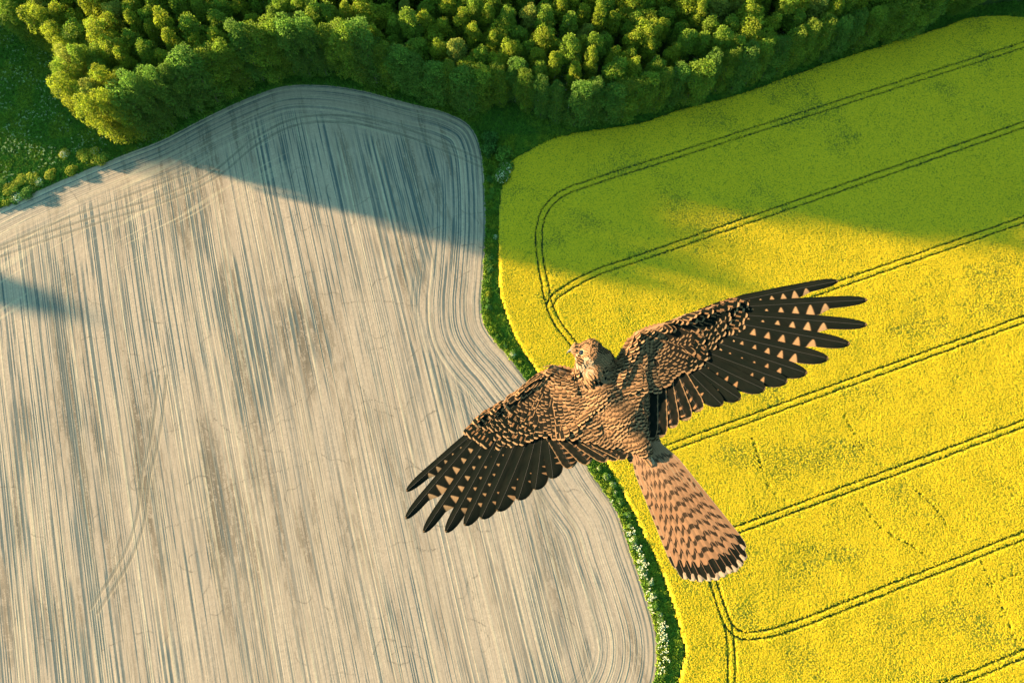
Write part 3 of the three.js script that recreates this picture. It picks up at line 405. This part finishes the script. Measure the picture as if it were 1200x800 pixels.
// ---------------------------------------------------------------- the kestrel, about a metre below the camera
{
  const kestrel = new THREE.Group(); kestrel.name = 'kestrel'; scene.add(kestrel);
  tag(kestrel, 'brown barred kestrel gliding with wings and tail spread above the field boundary', 'bird');
  kestrel.position.set(...BIRD_C);
  kestrel.quaternion.setFromRotationMatrix(new THREE.Matrix4().makeBasis(new THREE.Vector3(...BIRD_EX), new THREE.Vector3(...BIRD_N), new THREE.Vector3(...BIRD_EZ)));
  const mm = 0.001, r = rng(606);

  // ---- body: one continuous surface from tapered capsules, smoothly joined
  const J = {}; const height = { neck: 9, chest: 1, back: 0, rump: 1, tailroot: 0, shoulderL: 7, wristL: 4, handL: 3, handtipL: 1, elbowL: 6, shoulderR: 7, wristR: 4, handR: 3, handtipR: 1, elbowR: 6, innerL: 1, innerR: 1, midL: -1, midR: -1, head: 18, crown: 18, cheek: 16, nape: 14, muzzle: 20, throat: 10 };
  for (const k in height) J[k] = new THREE.Vector3(BIRD_JOINT[k][0], height[k], BIRD_JOINT[k][1]);
  for (const k of ['chest', 'back', 'rump']) J[k + 'Top'] = J[k].clone().setY(k === 'rump' ? 3 : 7);
  const bones = [['neck', 'chest', 15, 20, 10], ['chest', 'back', 20, 18, 10], ['back', 'rump', 18, 11, 10], ['rump', 'tailroot', 11, 5, 8],
    ['head', 'nape', 16.5, 14, 7], ['head', 'crown', 16.5, 13, 7], ['head', 'cheek', 16, 12, 7], ['crown', 'muzzle', 12, 6.2, 7], ['cheek', 'muzzle', 11, 5.5, 7], ['nape', 'neck', 14, 15, 8], ['cheek', 'throat', 11, 12, 7], ['throat', 'neck', 12, 14, 8]].map(([a, b, p, q, o]) => [J[a], J[b], p, q, o]);
  const arms = [['shoulderL', 'wristL', 8, 7], ['wristL', 'handL', 6, 4], ['handL', 'handtipL', 4, 2.5], ['shoulderR', 'wristR', 8, 7], ['wristR', 'handR', 6, 4], ['handR', 'handtipR', 4, 2.5]].map(([a, b, p, q]) => [J[a], J[b], p, q]);
  const skins = [['chestTop', 'shoulderL', 'wristL', 7], ['chestTop', 'wristL', 'elbowL', 6], ['chestTop', 'backTop', 'elbowL', 7], ['backTop', 'elbowL', 'innerL', 5], ['backTop', 'rumpTop', 'innerL', 5], ['wristL', 'elbowL', 'innerL', 4.5], ['wristL', 'innerL', 'midL', 3.5], ['wristL', 'handL', 'midL', 3.2], ['handL', 'handtipL', 'midL', 2.6],
    ['chestTop', 'shoulderR', 'wristR', 7], ['chestTop', 'wristR', 'elbowR', 6], ['chestTop', 'backTop', 'elbowR', 7], ['backTop', 'rumpTop', 'elbowR', 6], ['wristR', 'elbowR', 'innerR', 4.5], ['wristR', 'innerR', 'midR', 3.5], ['wristR', 'handR', 'midR', 3.2], ['handR', 'handtipR', 'midR', 2.6]].map(([a, b, c, t]) => [new THREE.Triangle(J[a], J[b], J[c]), t]);
  const q0 = new THREE.Vector3(), q1 = new THREE.Vector3();
  const smin = (a, b, k) => { const h = clamp(0.5 + 0.5 * (b - a) / k); return lerp(b, a, h) - k * h * (1 - h); };
  function sdf(x, y, z) {
    q0.set(x, y, z); let d = 1e3, w = 1e3;
    const rod = (a, b, p, q) => { const ax = b.x - a.x, ay = b.y - a.y, az = b.z - a.z, t = clamp(((x - a.x) * ax + (y - a.y) * ay + (z - a.z) * az) / (ax * ax + ay * ay + az * az)); return Math.hypot(x - a.x - t * ax, y - a.y - t * ay, z - a.z - t * az) - lerp(p, q, t); };
    for (const [a, b, p, q, o] of bones) d = smin(d, rod(a, b, p, q), o);
    for (const [t, h] of skins) { t.closestPointToPoint(q0, q1); w = smin(w, q0.distanceTo(q1) - h, 1.5); }
    for (const [a, b, p, q] of arms) w = smin(w, rod(a, b, p, q), 5);
    return smin(d, w, 14);
  }
  function surface(x, z) { let y = 60; for (let k = 0; k < 60; k++) { const d = sdf(x, y, z); if (d < 0.15) return y; y -= Math.max(0.3, d * 0.8); if (y < -20) return null; } return y; }
  const plumage = new THREE.MeshStandardMaterial({ color: new THREE.Color().setRGB(0.14, 0.075, 0.035), roughness: 0.9 });
  const polygonise = (cx, cy, cz, half, res) => {
    const mc = new MarchingCubes(res, plumage, false, false, 400000); mc.isolation = 0;
    for (let k = 0; k < res; k++) for (let j = 0; j < res; j++) for (let i = 0; i < res; i++) mc.field[i + j * res + k * res * res] = -sdf(cx + (i / res * 2 - 1) * half, cy + (j / res * 2 - 1) * half, cz + (k / res * 2 - 1) * half);
    mc.update(); const n = mc.count, g = new THREE.BufferGeometry();
    const p = mc.positionArray.slice(0, n * 3), v = mc.normalArray.slice(0, n * 3);
    for (let i = 0; i < n; i++) { p[i * 3] = (cx + p[i * 3] * half) * mm; p[i * 3 + 1] = (cy + p[i * 3 + 1] * half) * mm; p[i * 3 + 2] = (cz + p[i * 3 + 2] * half) * mm; }
    g.setAttribute('position', new THREE.BufferAttribute(p, 3)); g.setAttribute('normal', new THREE.BufferAttribute(v, 3)); return g;
  };
  const bodyGeo = polygonise(-6, 8, -36, 196, 104);
  const body = mesh('body', bodyGeo, plumage, kestrel);

  // ---- feather maps: columns across the vane (0 leading edge, 1 trailing edge), rows from quill to tip
  const W = 128, HT = 512;
  function featherMap(paint, w = W, h = HT) {
    const a = new Uint8Array(w * h * 4);
    for (let j = 0; j < h; j++) for (let i = 0; i < w; i++) {
      const u = (i + 0.5) / w, v = (j + 0.5) / h, c = paint(u, v), k = (j * w + i) * 4;
      const barb = 0.84 + 0.32 * vn(v * 190 - Math.abs(u - 0.32) * 60, u * 3) ;
      for (let e = 0; e < 3; e++) a[k + e] = toSRGB(c[e] * barb); a[k + 3] = 255;
    }
    return dataTexture(a, w, h, true);
  }
  const mixc = (a, b, t) => [lerp(a[0], b[0], t), lerp(a[1], b[1], t), lerp(a[2], b[2], t)];
  const DARK = [0.0036, 0.0056, 0.0042], BROWN = [0.017, 0.013, 0.009], RUFOUS = [0.1697, 0.0858, 0.0396], BUFF = [0.2546, 0.1527, 0.0773], CREAM_ = [0.2214, 0.1681, 0.1066];
  const matOf = (t) => new THREE.MeshPhysicalMaterial({ map: t, roughness: 0.85, specularIntensity: 0.04, side: THREE.DoubleSide });
  const primaryMat = [0, 1, 2, 3].map((s) => matOf(featherMap((u, v) => {
    let c = mixc(DARK, BROWN, 0.18 * vn(u * 6, v * 14 + s * 9));
    const n = 6.2 - s * 0.3, t = (v - 0.20) / 0.60 * n, i = Math.floor(t), f = t - i;
    if (i >= 0 && i < n - 0.4) { // pale notches: broad at the trailing edge, pointed at the shaft
      const g = 0.5 + 0.5 * hash2(i + 3, s + 5), top = lerp(0.56, 0.64, hash2(i, s)) + (s > 1 ? 0.07 : 0), half = 0.30 * Math.pow(clamp((u - top) / (1 - top)), 0.75) * lerp(0.75, 1.1, g) * (s > 1 ? 0.8 : 1) + (u > top ? 0.03 : 0), d = Math.abs(f - 0.5 + 0.10 * (u - 0.5)) - half;
      if (u > top) c = mixc(c, mixc(BUFF, RUFOUS, s * 0.25 + 0.1), 1 - smooth(-0.09, 0.05, d));
    }
    if (u > 0.965 || v > 0.985) c = mixc(c, BUFF, 0.3);
    return c;
  })));
  const secondaryMat = [0, 1].map((s) => matOf(featherMap((u, v) => {
    let c = mixc(DARK, BROWN, 0.5 * vn(u * 6 + 9, v * 14 + s * 9));
    const t = v * 8.5 + 0.25 * Math.sin(u * 6 + s), f = t - Math.floor(t), k = smooth(0.42, 0.5, f) * (1 - smooth(0.72, 0.8, f));
    if (v < 0.93) c = mixc(c, RUFOUS, k * smooth(0.2, 0.35, Math.abs(u - 0.32) + (u > 0.32 ? 0.12 : 0)));
    if (v > 0.96 || u > 0.94 || u < 0.05) c = mixc(c, BUFF, 0.55);
    return c;
  })));
  const tailMat = [0, 1, 2].map((s) => matOf(featherMap((u, v) => {
    let c = mixc([0.165, 0.085, 0.044], [0.21, 0.122, 0.068], 0.5 * vn(u * 3 + s * 5, v * 6) + 0.35 * smooth(0.5, 0.1, v));
    const e = v + 0.012 * Math.cos(u * 9 + s) + (Math.abs(u - 0.5) - 0.25) * -0.05, t = (e - 0.08) / 0.76 * 9, i = Math.floor(t), f = t - i;
    const on = [smooth(0.05, 0.18, u) * (1 - smooth(0.80, 0.94, u)), 1 - smooth(0.55, 0.72, u), smooth(0.2, 0.35, u) * (1 - smooth(0.88, 0.97, u))][s];
    if (t > 0 && t < 9) c = mixc(c, mixc(DARK, BROWN, 0.5), smooth(0.34, 0.44, f) * (1 - smooth(0.74, 0.84, f)) * on * lerp(0.75, 1, v));
    if (e > 0.875 && e < 0.968) c = mixc(DARK, BROWN, 0.2);
    if (e >= 0.968) c = [0.27, 0.19, 0.125];
    if (u < 0.05 || u > 0.95) c = mixc(c, CREAM_, 0.6);
    return c;
  })));
  const shaftMat = new THREE.MeshStandardMaterial({ color: new THREE.Color().setRGB(0.010, 0.009, 0.007), roughness: 0.9 }), shaftPale = new THREE.MeshStandardMaterial({ color: new THREE.Color().setRGB(0.20, 0.10, 0.05), roughness: 0.7 });

  // a flight feather from base to tip, millimetres: lead and trail are the vane widths, cut the inner vane's step near the tip
  function flight(name, x0, z0, x1, z1, o) {
    const L = Math.hypot(x1 - x0, z1 - z0), ux = (x1 - x0) / L, uz = (z1 - z0) / L, sx = -uz * o.side, sz = ux * o.side, nl = 26, nw = 8;   // side points to the trailing edge
    const pos = [], uv = [], idx = [];
    const at = (t, w) => { // t along 0..1, w across -1 (leading edge) .. 1 (trailing edge)
      const tip = t > 0.74 ? Math.pow(Math.max(0, 1 - Math.pow((t - 0.74) / 0.26, o.blunt ?? 3)), 0.6) : 1, root = 0.35 + 0.65 * smooth(0, 0.22, t);
      const lead = o.lead * root * lerp(1, 0.92, t) * Math.pow(tip, 0.8), trail = o.trail * root * (1 - o.cut * smooth(0.66, 0.78, t)) * lerp(1, 0.86, smooth(0.5, 1, t)) * tip;
      const off = w < 0 ? w * lead : w * trail, bend = o.bend * L * t * (1 - t) * 0.12 ;
      const ruffle = 0.3 * Math.sin(t * 17 + o.seed * 5) * Math.abs(w);
      const y = o.y + o.rise * t * t + Math.abs(w) * w * -o.tilt - 1.0 * (1 - Math.abs(w)) * -0.9 + ruffle - Math.abs(w) * 0.6;
      return [x0 + ux * L * t + sx * (off + bend), y, z0 + uz * L * t + sz * (off + bend)];
    };
    for (let i = 0; i <= nl; i++) for (let j = 0; j <= nw; j++) { const t = i / nl, tt = t < 0.85 ? t : 0.85 + 0.15 * Math.sin((t - 0.85) / 0.15 * Math.PI / 2), w = j / nw * 2 - 1, p = at(tt, w); pos.push(p[0] * mm, p[1] * mm, p[2] * mm); uv.push(j / nw, tt); }
    for (let i = 0; i < nl; i++) for (let j = 0; j < nw; j++) { const a = i * (nw + 1) + j; idx.push(a, a + 1, a + nw + 1, a + 1, a + nw + 2, a + nw + 1); }
    const g = new THREE.BufferGeometry(); g.setAttribute('position', new THREE.Float32BufferAttribute(pos, 3)); g.setAttribute('uv', new THREE.Float32BufferAttribute(uv, 2)); g.setIndex(idx); g.computeVertexNormals();
    const f = mesh(name, g, o.mat, kestrel);
    const pts = []; for (let i = 0; i <= 8; i++) { const p = at(i / 8 * 0.97, 0); pts.push(new THREE.Vector3(p[0] * mm, (p[1] - 0.08) * mm, p[2] * mm)); }
    const tube = new THREE.TubeGeometry(new THREE.CatmullRomCurve3(pts), 12, (o.quill ?? 0.32) * mm, 5); mesh('shaft', tube, o.shaft ?? shaftMat, f); return f;
  }
  for (const [list, side] of [[BIRD_RIGHT, 1], [BIRD_LEFT, -1]]) list.forEach(([x0, z0, x1, z1], i) => {
    const prim = i < 10, L = Math.hypot(x1 - x0, z1 - z0);
    flight(prim ? 'primary_feather' : 'secondary_feather', x0, z0, x1, z1, { side, seed: i + side, y: -2.5 + i * 0.30, rise: prim ? lerp(9, 3, i / 10) : 1, tilt: prim ? 1.2 : 1.5,
      lead: prim ? lerp(8.2, 10.5, i / 9) : 13, trail: prim ? (i === 0 ? 13 : lerp(20, 18, i / 9)) : 18, cut: prim ? [0.40, 0.52, 0.46, 0.30, 0.12, 0, 0, 0, 0, 0][i] : 0, bend: prim ? lerp(-0.25, 0.35, i / 9) : 0.3,
      mat: prim ? primaryMat[i < 3 ? 0 : i < 5 ? 1 : i < 7 ? 2 : 3] : secondaryMat[i % 2] });
  });
  BIRD_TAIL.forEach(([x0, z0, x1, z1], i) => { const side = i < 6 ? -1 : 1, k = Math.abs(i - 5.5);
    flight('tail_feather', x0, z0, x1, z1, { side, seed: i, y: 3 - k * 0.5, rise: -2, tilt: 0.35, lead: 9, trail: 13, quill: 0.22, blunt: 9, cut: 0, bend: 0, mat: tailMat[k < 1 ? 0 : 1 + i % 2], shaft: shaftPale }); });

  // ---- small feathers laid like shingles over body, wing coverts, rump, neck and head
  const kindsN = 6, aw = 64, ah = 128, atlas = featherMap((U, v) => {
    const k = Math.min(kindsN - 1, Math.floor(U * kindsN)), u = U * kindsN - k, e = Math.abs(u - 0.5) * 2, rim = Math.max(e * 0.92, (v - 0.5) * 2);
    if (k === 0) { const w = v + 0.10 * e * e, d = Math.max(smooth(0.22, 0.36, w) * (1 - smooth(0.48, 0.60, w)) * 0.8, smooth(0.60, 0.68, w) * (1 - smooth(0.80, 0.88, w))) * (1 - smooth(0.76, 0.96, e)); return mixc(mixc(RUFOUS, BUFF, 0.25 + 0.6 * smooth(0.6, 1, v)), mixc(BROWN, DARK, 0.5), d); }            // rufous with one dark bar
    if (k === 1) { const d = (1 - smooth(0.60, 0.80, e)) * (1 - smooth(0.78, 0.88, v)); return mixc(mixc(RUFOUS, BUFF, 0.45), mixc(BROWN, DARK, 0.5), d); }                                          // dark centre, rufous fringe
    if (k === 2) { const d = (1 - smooth(0.84, 0.95, e)) * (1 - smooth(0.85, 0.92, v)), n = smooth(0.45, 0.55, Math.abs(v - 0.45) * 5 < 0.8 && e > 0.45 ? 1 : 0); return mixc(BUFF, mixc(DARK, RUFOUS, n * 0.8), d); } // blackish, bright tip and side spots
    if (k === 3) { const d = 1 - smooth(0.16, 0.34, e); return mixc(mixc(RUFOUS, BUFF, 0.35), BROWN, d * 0.85); }                                                                                                          // buff with a dark shaft streak
    if (k === 4) return mixc(CREAM_, BUFF, 0.3 * (1 - smooth(0.1, 0.3, e)));                                                                                                                          // cream
    const d = 1 - smooth(0.35, 0.75, e); return mixc(mixc(BUFF, RUFOUS, 0.6), DARK, d);                                                                                                               // dark streak, brown fringe
  }, aw * kindsN, ah);
  const smallMat = matOf(atlas);
  function smallFeather(out, x, y, z, dx, dy, dz, nx, ny, nz, len, wid, kind, lift) {
    const n = new THREE.Vector3(nx, ny, nz), d = new THREE.Vector3(dx, dy, dz); d.addScaledVector(n, -d.dot(n)).normalize(); const s = new THREE.Vector3().crossVectors(d, n);
    const pos = [], uv = [], idx = [], prof = [[0, 0.4], [0.3, 0.95], [0.66, 1], [0.89, 0.8], [1, 0.42]];
    for (const [t, w] of prof) for (const e of [-1, -0.45, 0.45, 1]) {
      const h = 0.5 + lift * Math.pow(t, 0.8) - e * e * wid * 0.02 - (t > 0.9 ? 0.15 : 0);
      pos.push((x + d.x * len * t + s.x * e * w * wid / 2 + n.x * h) * mm, (y + d.y * len * t + s.y * e * w * wid / 2 + n.y * h) * mm, (z + d.z * len * t + s.z * e * w * wid / 2 + n.z * h) * mm);
      uv.push((kind + 0.03 + 0.94 * (e * w * 0.5 + 0.5)) / kindsN, t);
    }
    for (let i = 0; i < 4; i++) for (let j = 0; j < 3; j++) { const a = i * 4 + j; idx.push(a, a + 1, a + 4, a + 1, a + 5, a + 4); }
    const g = new THREE.BufferGeometry(); g.setAttribute('position', new THREE.Float32BufferAttribute(pos, 3)); g.setAttribute('uv', new THREE.Float32BufferAttribute(uv, 2)); g.setIndex(idx); const nn = []; for (let i = 0; i < 20; i++) { const e = [-1, -0.45, 0.45, 1][i % 4]; nn.push(n.x + s.x * e * 0.12, n.y + s.y * e * 0.12, n.z + s.z * e * 0.12); } g.setAttribute('normal', new THREE.Float32BufferAttribute(nn, 3)); out.push(g);
  }
  const normalAt = (x, y, z) => { const e = 0.4; return new THREE.Vector3(sdf(x + e, y, z) - sdf(x - e, y, z), sdf(x, y + e, z) - sdf(x, y - e, z), sdf(x, y, z + e) - sdf(x, y, z - e)).normalize(); };
  function flow(x, z) { let a = 0, b = 0, k = 0, w = 0; for (const [px, pz, dx, dz, kk] of BIRD_FLOW) { const q = 1 / Math.pow((x - px) ** 2 + (z - pz) ** 2 + 30, 1.7); a += dx * q; b += dz * q; k += kk * q; w += q; } const L = Math.hypot(a, b) || 1; return [a / L, b / L, k / w]; }
  const zones = { back: [], left_covert: [], right_covert: [] }, covert = [];
  const spots = [], along = (l, s) => { const t = s * (l.length - 1), i = Math.min(l.length - 2, Math.floor(t)), f = t - i; return [lerp(l[i][0], l[i + 1][0], f), lerp(l[i][1], l[i + 1][1], f)]; };
  const at = (...k) => k.map((i) => BIRD_OUTLINE[i]);
  for (const [lead, end] of [[at(0, 1, 2, 3, 4, 5, 6, 7), at(16, 15, 14, 13, 12, 11, 10, 9, 8)], [at(40, 39, 38, 37, 36, 35, 34, 33), at(22, 23, 24, 25, 26, 27, 28, 29, 30, 31, 32)], [at(0, 41, 40), at(16, 17, 18, 19, 20, 21, 22)]]) {
    const rows = 19;                                           // coverts stand in rows from the leading edge back
    for (let i = 0; i < rows; i++) {
      const t = (i + 0.35) / rows * 0.93; let last = null, run = i % 2 ? 3 : 0;
      for (let k = 0; k <= 900; k++) { const s = k / 900, a = along(lead, s), e = along(end, s), x = lerp(a[0], e[0], t), z = lerp(a[1], e[1], t); if (last) run += Math.hypot(x - last[0], z - last[1]); last = [x, z]; const gap = lerp(5.8, 6.8, flow(x, z)[2]);
        if (run >= gap) { run -= gap; const px = x + (r() - 0.5) * 1.2, pz = z + (r() - 0.5) * 1.2; if (spots.every((p) => Math.hypot(p[0] - px, p[1] - pz) > gap * 0.66)) spots.push([px, pz]); } }
    }
  }
  const headZone = (x, z) => Math.hypot((x - J.head.x) / 30, (z - J.head.z) / 26) < 1;
  for (const [x, z] of spots) {
    if (headZone(x, z) && z < J.neck.z - 12) continue;
    let [dx, dz, k] = flow(x, z); const a = (r() - 0.5) * 0.16, cx = dx * Math.cos(a) - dz * Math.sin(a), cz = dx * Math.sin(a) + dz * Math.cos(a);
    const y = surface(x, z) ?? -2 + 1.5 * r(), n = surface(x, z) === null ? new THREE.Vector3(0, 1, 0) : normalAt(x, y, z); if (n.y < 0.35) continue;
    const neck = Math.hypot(x - J.neck.x, z - J.neck.z) < 20, rump = Math.hypot(x - J.tailroot.x, z - J.tailroot.z) < 22;
    const v = r(), kind = rump ? (v < 0.5 ? 3 : v < 0.8 ? 4 : 0) : neck ? (v < 0.65 ? 3 : 5) : k > 0.66 + 0.1 * (v - 0.5) ? 2 : k > 0.3 + 0.12 * (v - 0.5) ? 1 : 0;
    const len = lerp(13.5, 18, k) * lerp(0.9, 1.15, r()), wid = lerp(8.8, 10.5, k) * lerp(0.9, 1.1, r());
    const list = k > 0.62 ? covert : Math.hypot(x - J.back.x, z - J.back.z) < 75 && x > -60 && x < 60 ? zones.back : x < 0 ? zones.left_covert : zones.right_covert;
    if (list === covert) { const one = []; smallFeather(one, x, y, z, cx, 0, cz, n.x, n.y, n.z, len * 1.1, wid * 1.05, kind, 0.25); covert.push(one[0]); } else smallFeather(list, x, y, z, cx, 0, cz, n.x, n.y, n.z, len, wid, kind, 0.16);
  }
  console.log('small feathers', spots.length, 'single coverts', covert.length);
  covert.forEach((g) => mesh('covert_feather', g, smallMat, kestrel));
  for (const [k, l] of Object.entries(zones)) { const m = mesh(k === 'back' ? 'back_feathers' : 'covert_feathers', mergeGeometries(l), smallMat, kestrel); m.userData.kind = 'stuff'; }
  // head: feathers swept back from the bill
  const bill = new THREE.Vector3(BIRD_JOINT.beaktip[0], 20, BIRD_JOINT.beaktip[1]), headList = [], eyeAt = BIRD_JOINT.eye;
  { const q = rng(77), done = [];
    for (let k = 0; k < 20000 && done.length < 520; k++) {
      const x = lerp(-62, 16, q()), z = lerp(-112, -44, q()), gap = 2.5; if (done.some((p) => Math.hypot(p[0] - x, p[1] - z) < gap)) continue;
      const y = surface(x, z); if (y === null) continue; if (Math.hypot((x - J.head.x) / 36, (z - J.head.z) / 32) > 1) continue;
      const n = normalAt(x, y, z); if (n.y < -0.1) continue; done.push([x, z]);
      if (x < bill.x + 9) continue; if (Math.hypot(x - eyeAt[0], z - eyeAt[1]) < 4.6) continue;
      const d = new THREE.Vector3(x - bill.x, 0, z - bill.z).normalize(), back = new THREE.Vector3(0.8, 0, 0.6); d.lerp(back, smooth(15, 50, Math.hypot(x - bill.x, z - bill.z)) * 0.7).normalize();
      const upward = J.head.z - z, fromEyeX = x - eyeAt[0], v = q(); let kind = 3;
      if (upward > 2 && x > -14) kind = 5; else if (upward > 10) kind = v < 0.7 ? 3 : 5; else if (x > 2) kind = v < 0.5 ? 5 : 3;
      else if (x < -38 && upward < 2) kind = 4; else if (x < -22 && upward < -4) kind = v < 0.85 ? 4 : 3;
      if (fromEyeX > -9 && fromEyeX < -1 && z > eyeAt[1] + 2 && z < eyeAt[1] + 14) kind = 5;   // moustache stripe
      if (x < -46) kind = 3;
      smallFeather(headList, x, y, z, d.x, 0, d.z, n.x, n.y, n.z, 7 * lerp(0.85, 1.15, q()), 4.4, kind, 0.12);
    } }
  mesh('head_feathers', mergeGeometries(headList), smallMat, kestrel).userData.kind = 'stuff';
  // bill: yellow cere and a dark hooked tip; eye dark brown in a yellow ring
  { const A = J.muzzle, B = bill, dir = new THREE.Vector3().subVectors(B, A); const L = dir.length(); dir.normalize();
    const pts = [], rad = []; for (let i = 0; i <= 10; i++) { const t = i / 10; pts.push(A.clone().addScaledVector(dir, L * t).add(new THREE.Vector3(0, -2.2 * t * t, 5.2 * t * t * t))); rad.push(lerp(5.4, 0.5, Math.pow(t, 1.25))); }
    const ring = (i0, i1, grow) => { const pos = [], idx = [], m = 10; for (let i = i0; i <= i1; i++) for (let j = 0; j <= m; j++) { const a = j / m * 6.2832, s = new THREE.Vector3(0, 0, 1), u = new THREE.Vector3(0, 1, 0), p = pts[i].clone().addScaledVector(s, Math.cos(a) * rad[i] * grow).addScaledVector(u, Math.sin(a) * rad[i] * grow * 0.9); pos.push(p.x * mm, p.y * mm, p.z * mm); }
      for (let i = 0; i < i1 - i0; i++) for (let j = 0; j < m; j++) { const a = i * (m + 1) + j; idx.push(a, a + 1, a + m + 1, a + 1, a + m + 2, a + m + 1); } const g = new THREE.BufferGeometry(); g.setAttribute('position', new THREE.Float32BufferAttribute(pos, 3)); g.setIndex(idx); g.computeVertexNormals(); return g; };
    const beak = mesh('beak', ring(3, 10, 1), new THREE.MeshStandardMaterial({ color: new THREE.Color().setRGB(0.02, 0.026, 0.028), roughness: 0.6, side: THREE.DoubleSide }), kestrel);
    mesh('cere', ring(0, 3, 1.02), new THREE.MeshStandardMaterial({ color: new THREE.Color().setRGB(0.20, 0.17, 0.09), roughness: 0.5, side: THREE.DoubleSide }), beak);
    const ey = surface(eyeAt[0], eyeAt[1]), en = normalAt(eyeAt[0], ey, eyeAt[1]), eye = mesh('eye', new THREE.SphereGeometry(4.9 * mm, 20, 14), new THREE.MeshPhysicalMaterial({ color: new THREE.Color().setRGB(0.012, 0.010, 0.008), roughness: 0.08, clearcoat: 1 }), kestrel);
    eye.position.set((eyeAt[0] - en.x * 1.6) * mm, (ey - en.y * 1.6) * mm, (eyeAt[1] - en.z * 1.6) * mm);
    const lid = mesh('eye_ring', new THREE.TorusGeometry(4.7 * mm, 0.6 * mm, 6, 24), new THREE.MeshStandardMaterial({ color: new THREE.Color().setRGB(0.42, 0.34, 0.12), roughness: 0.6 }), eye); lid.quaternion.setFromUnitVectors(new THREE.Vector3(0, 0, 1), en); lid.position.copy(en).multiplyScalar(1.6 * mm);
  }
}

renderer.render(scene, camera);
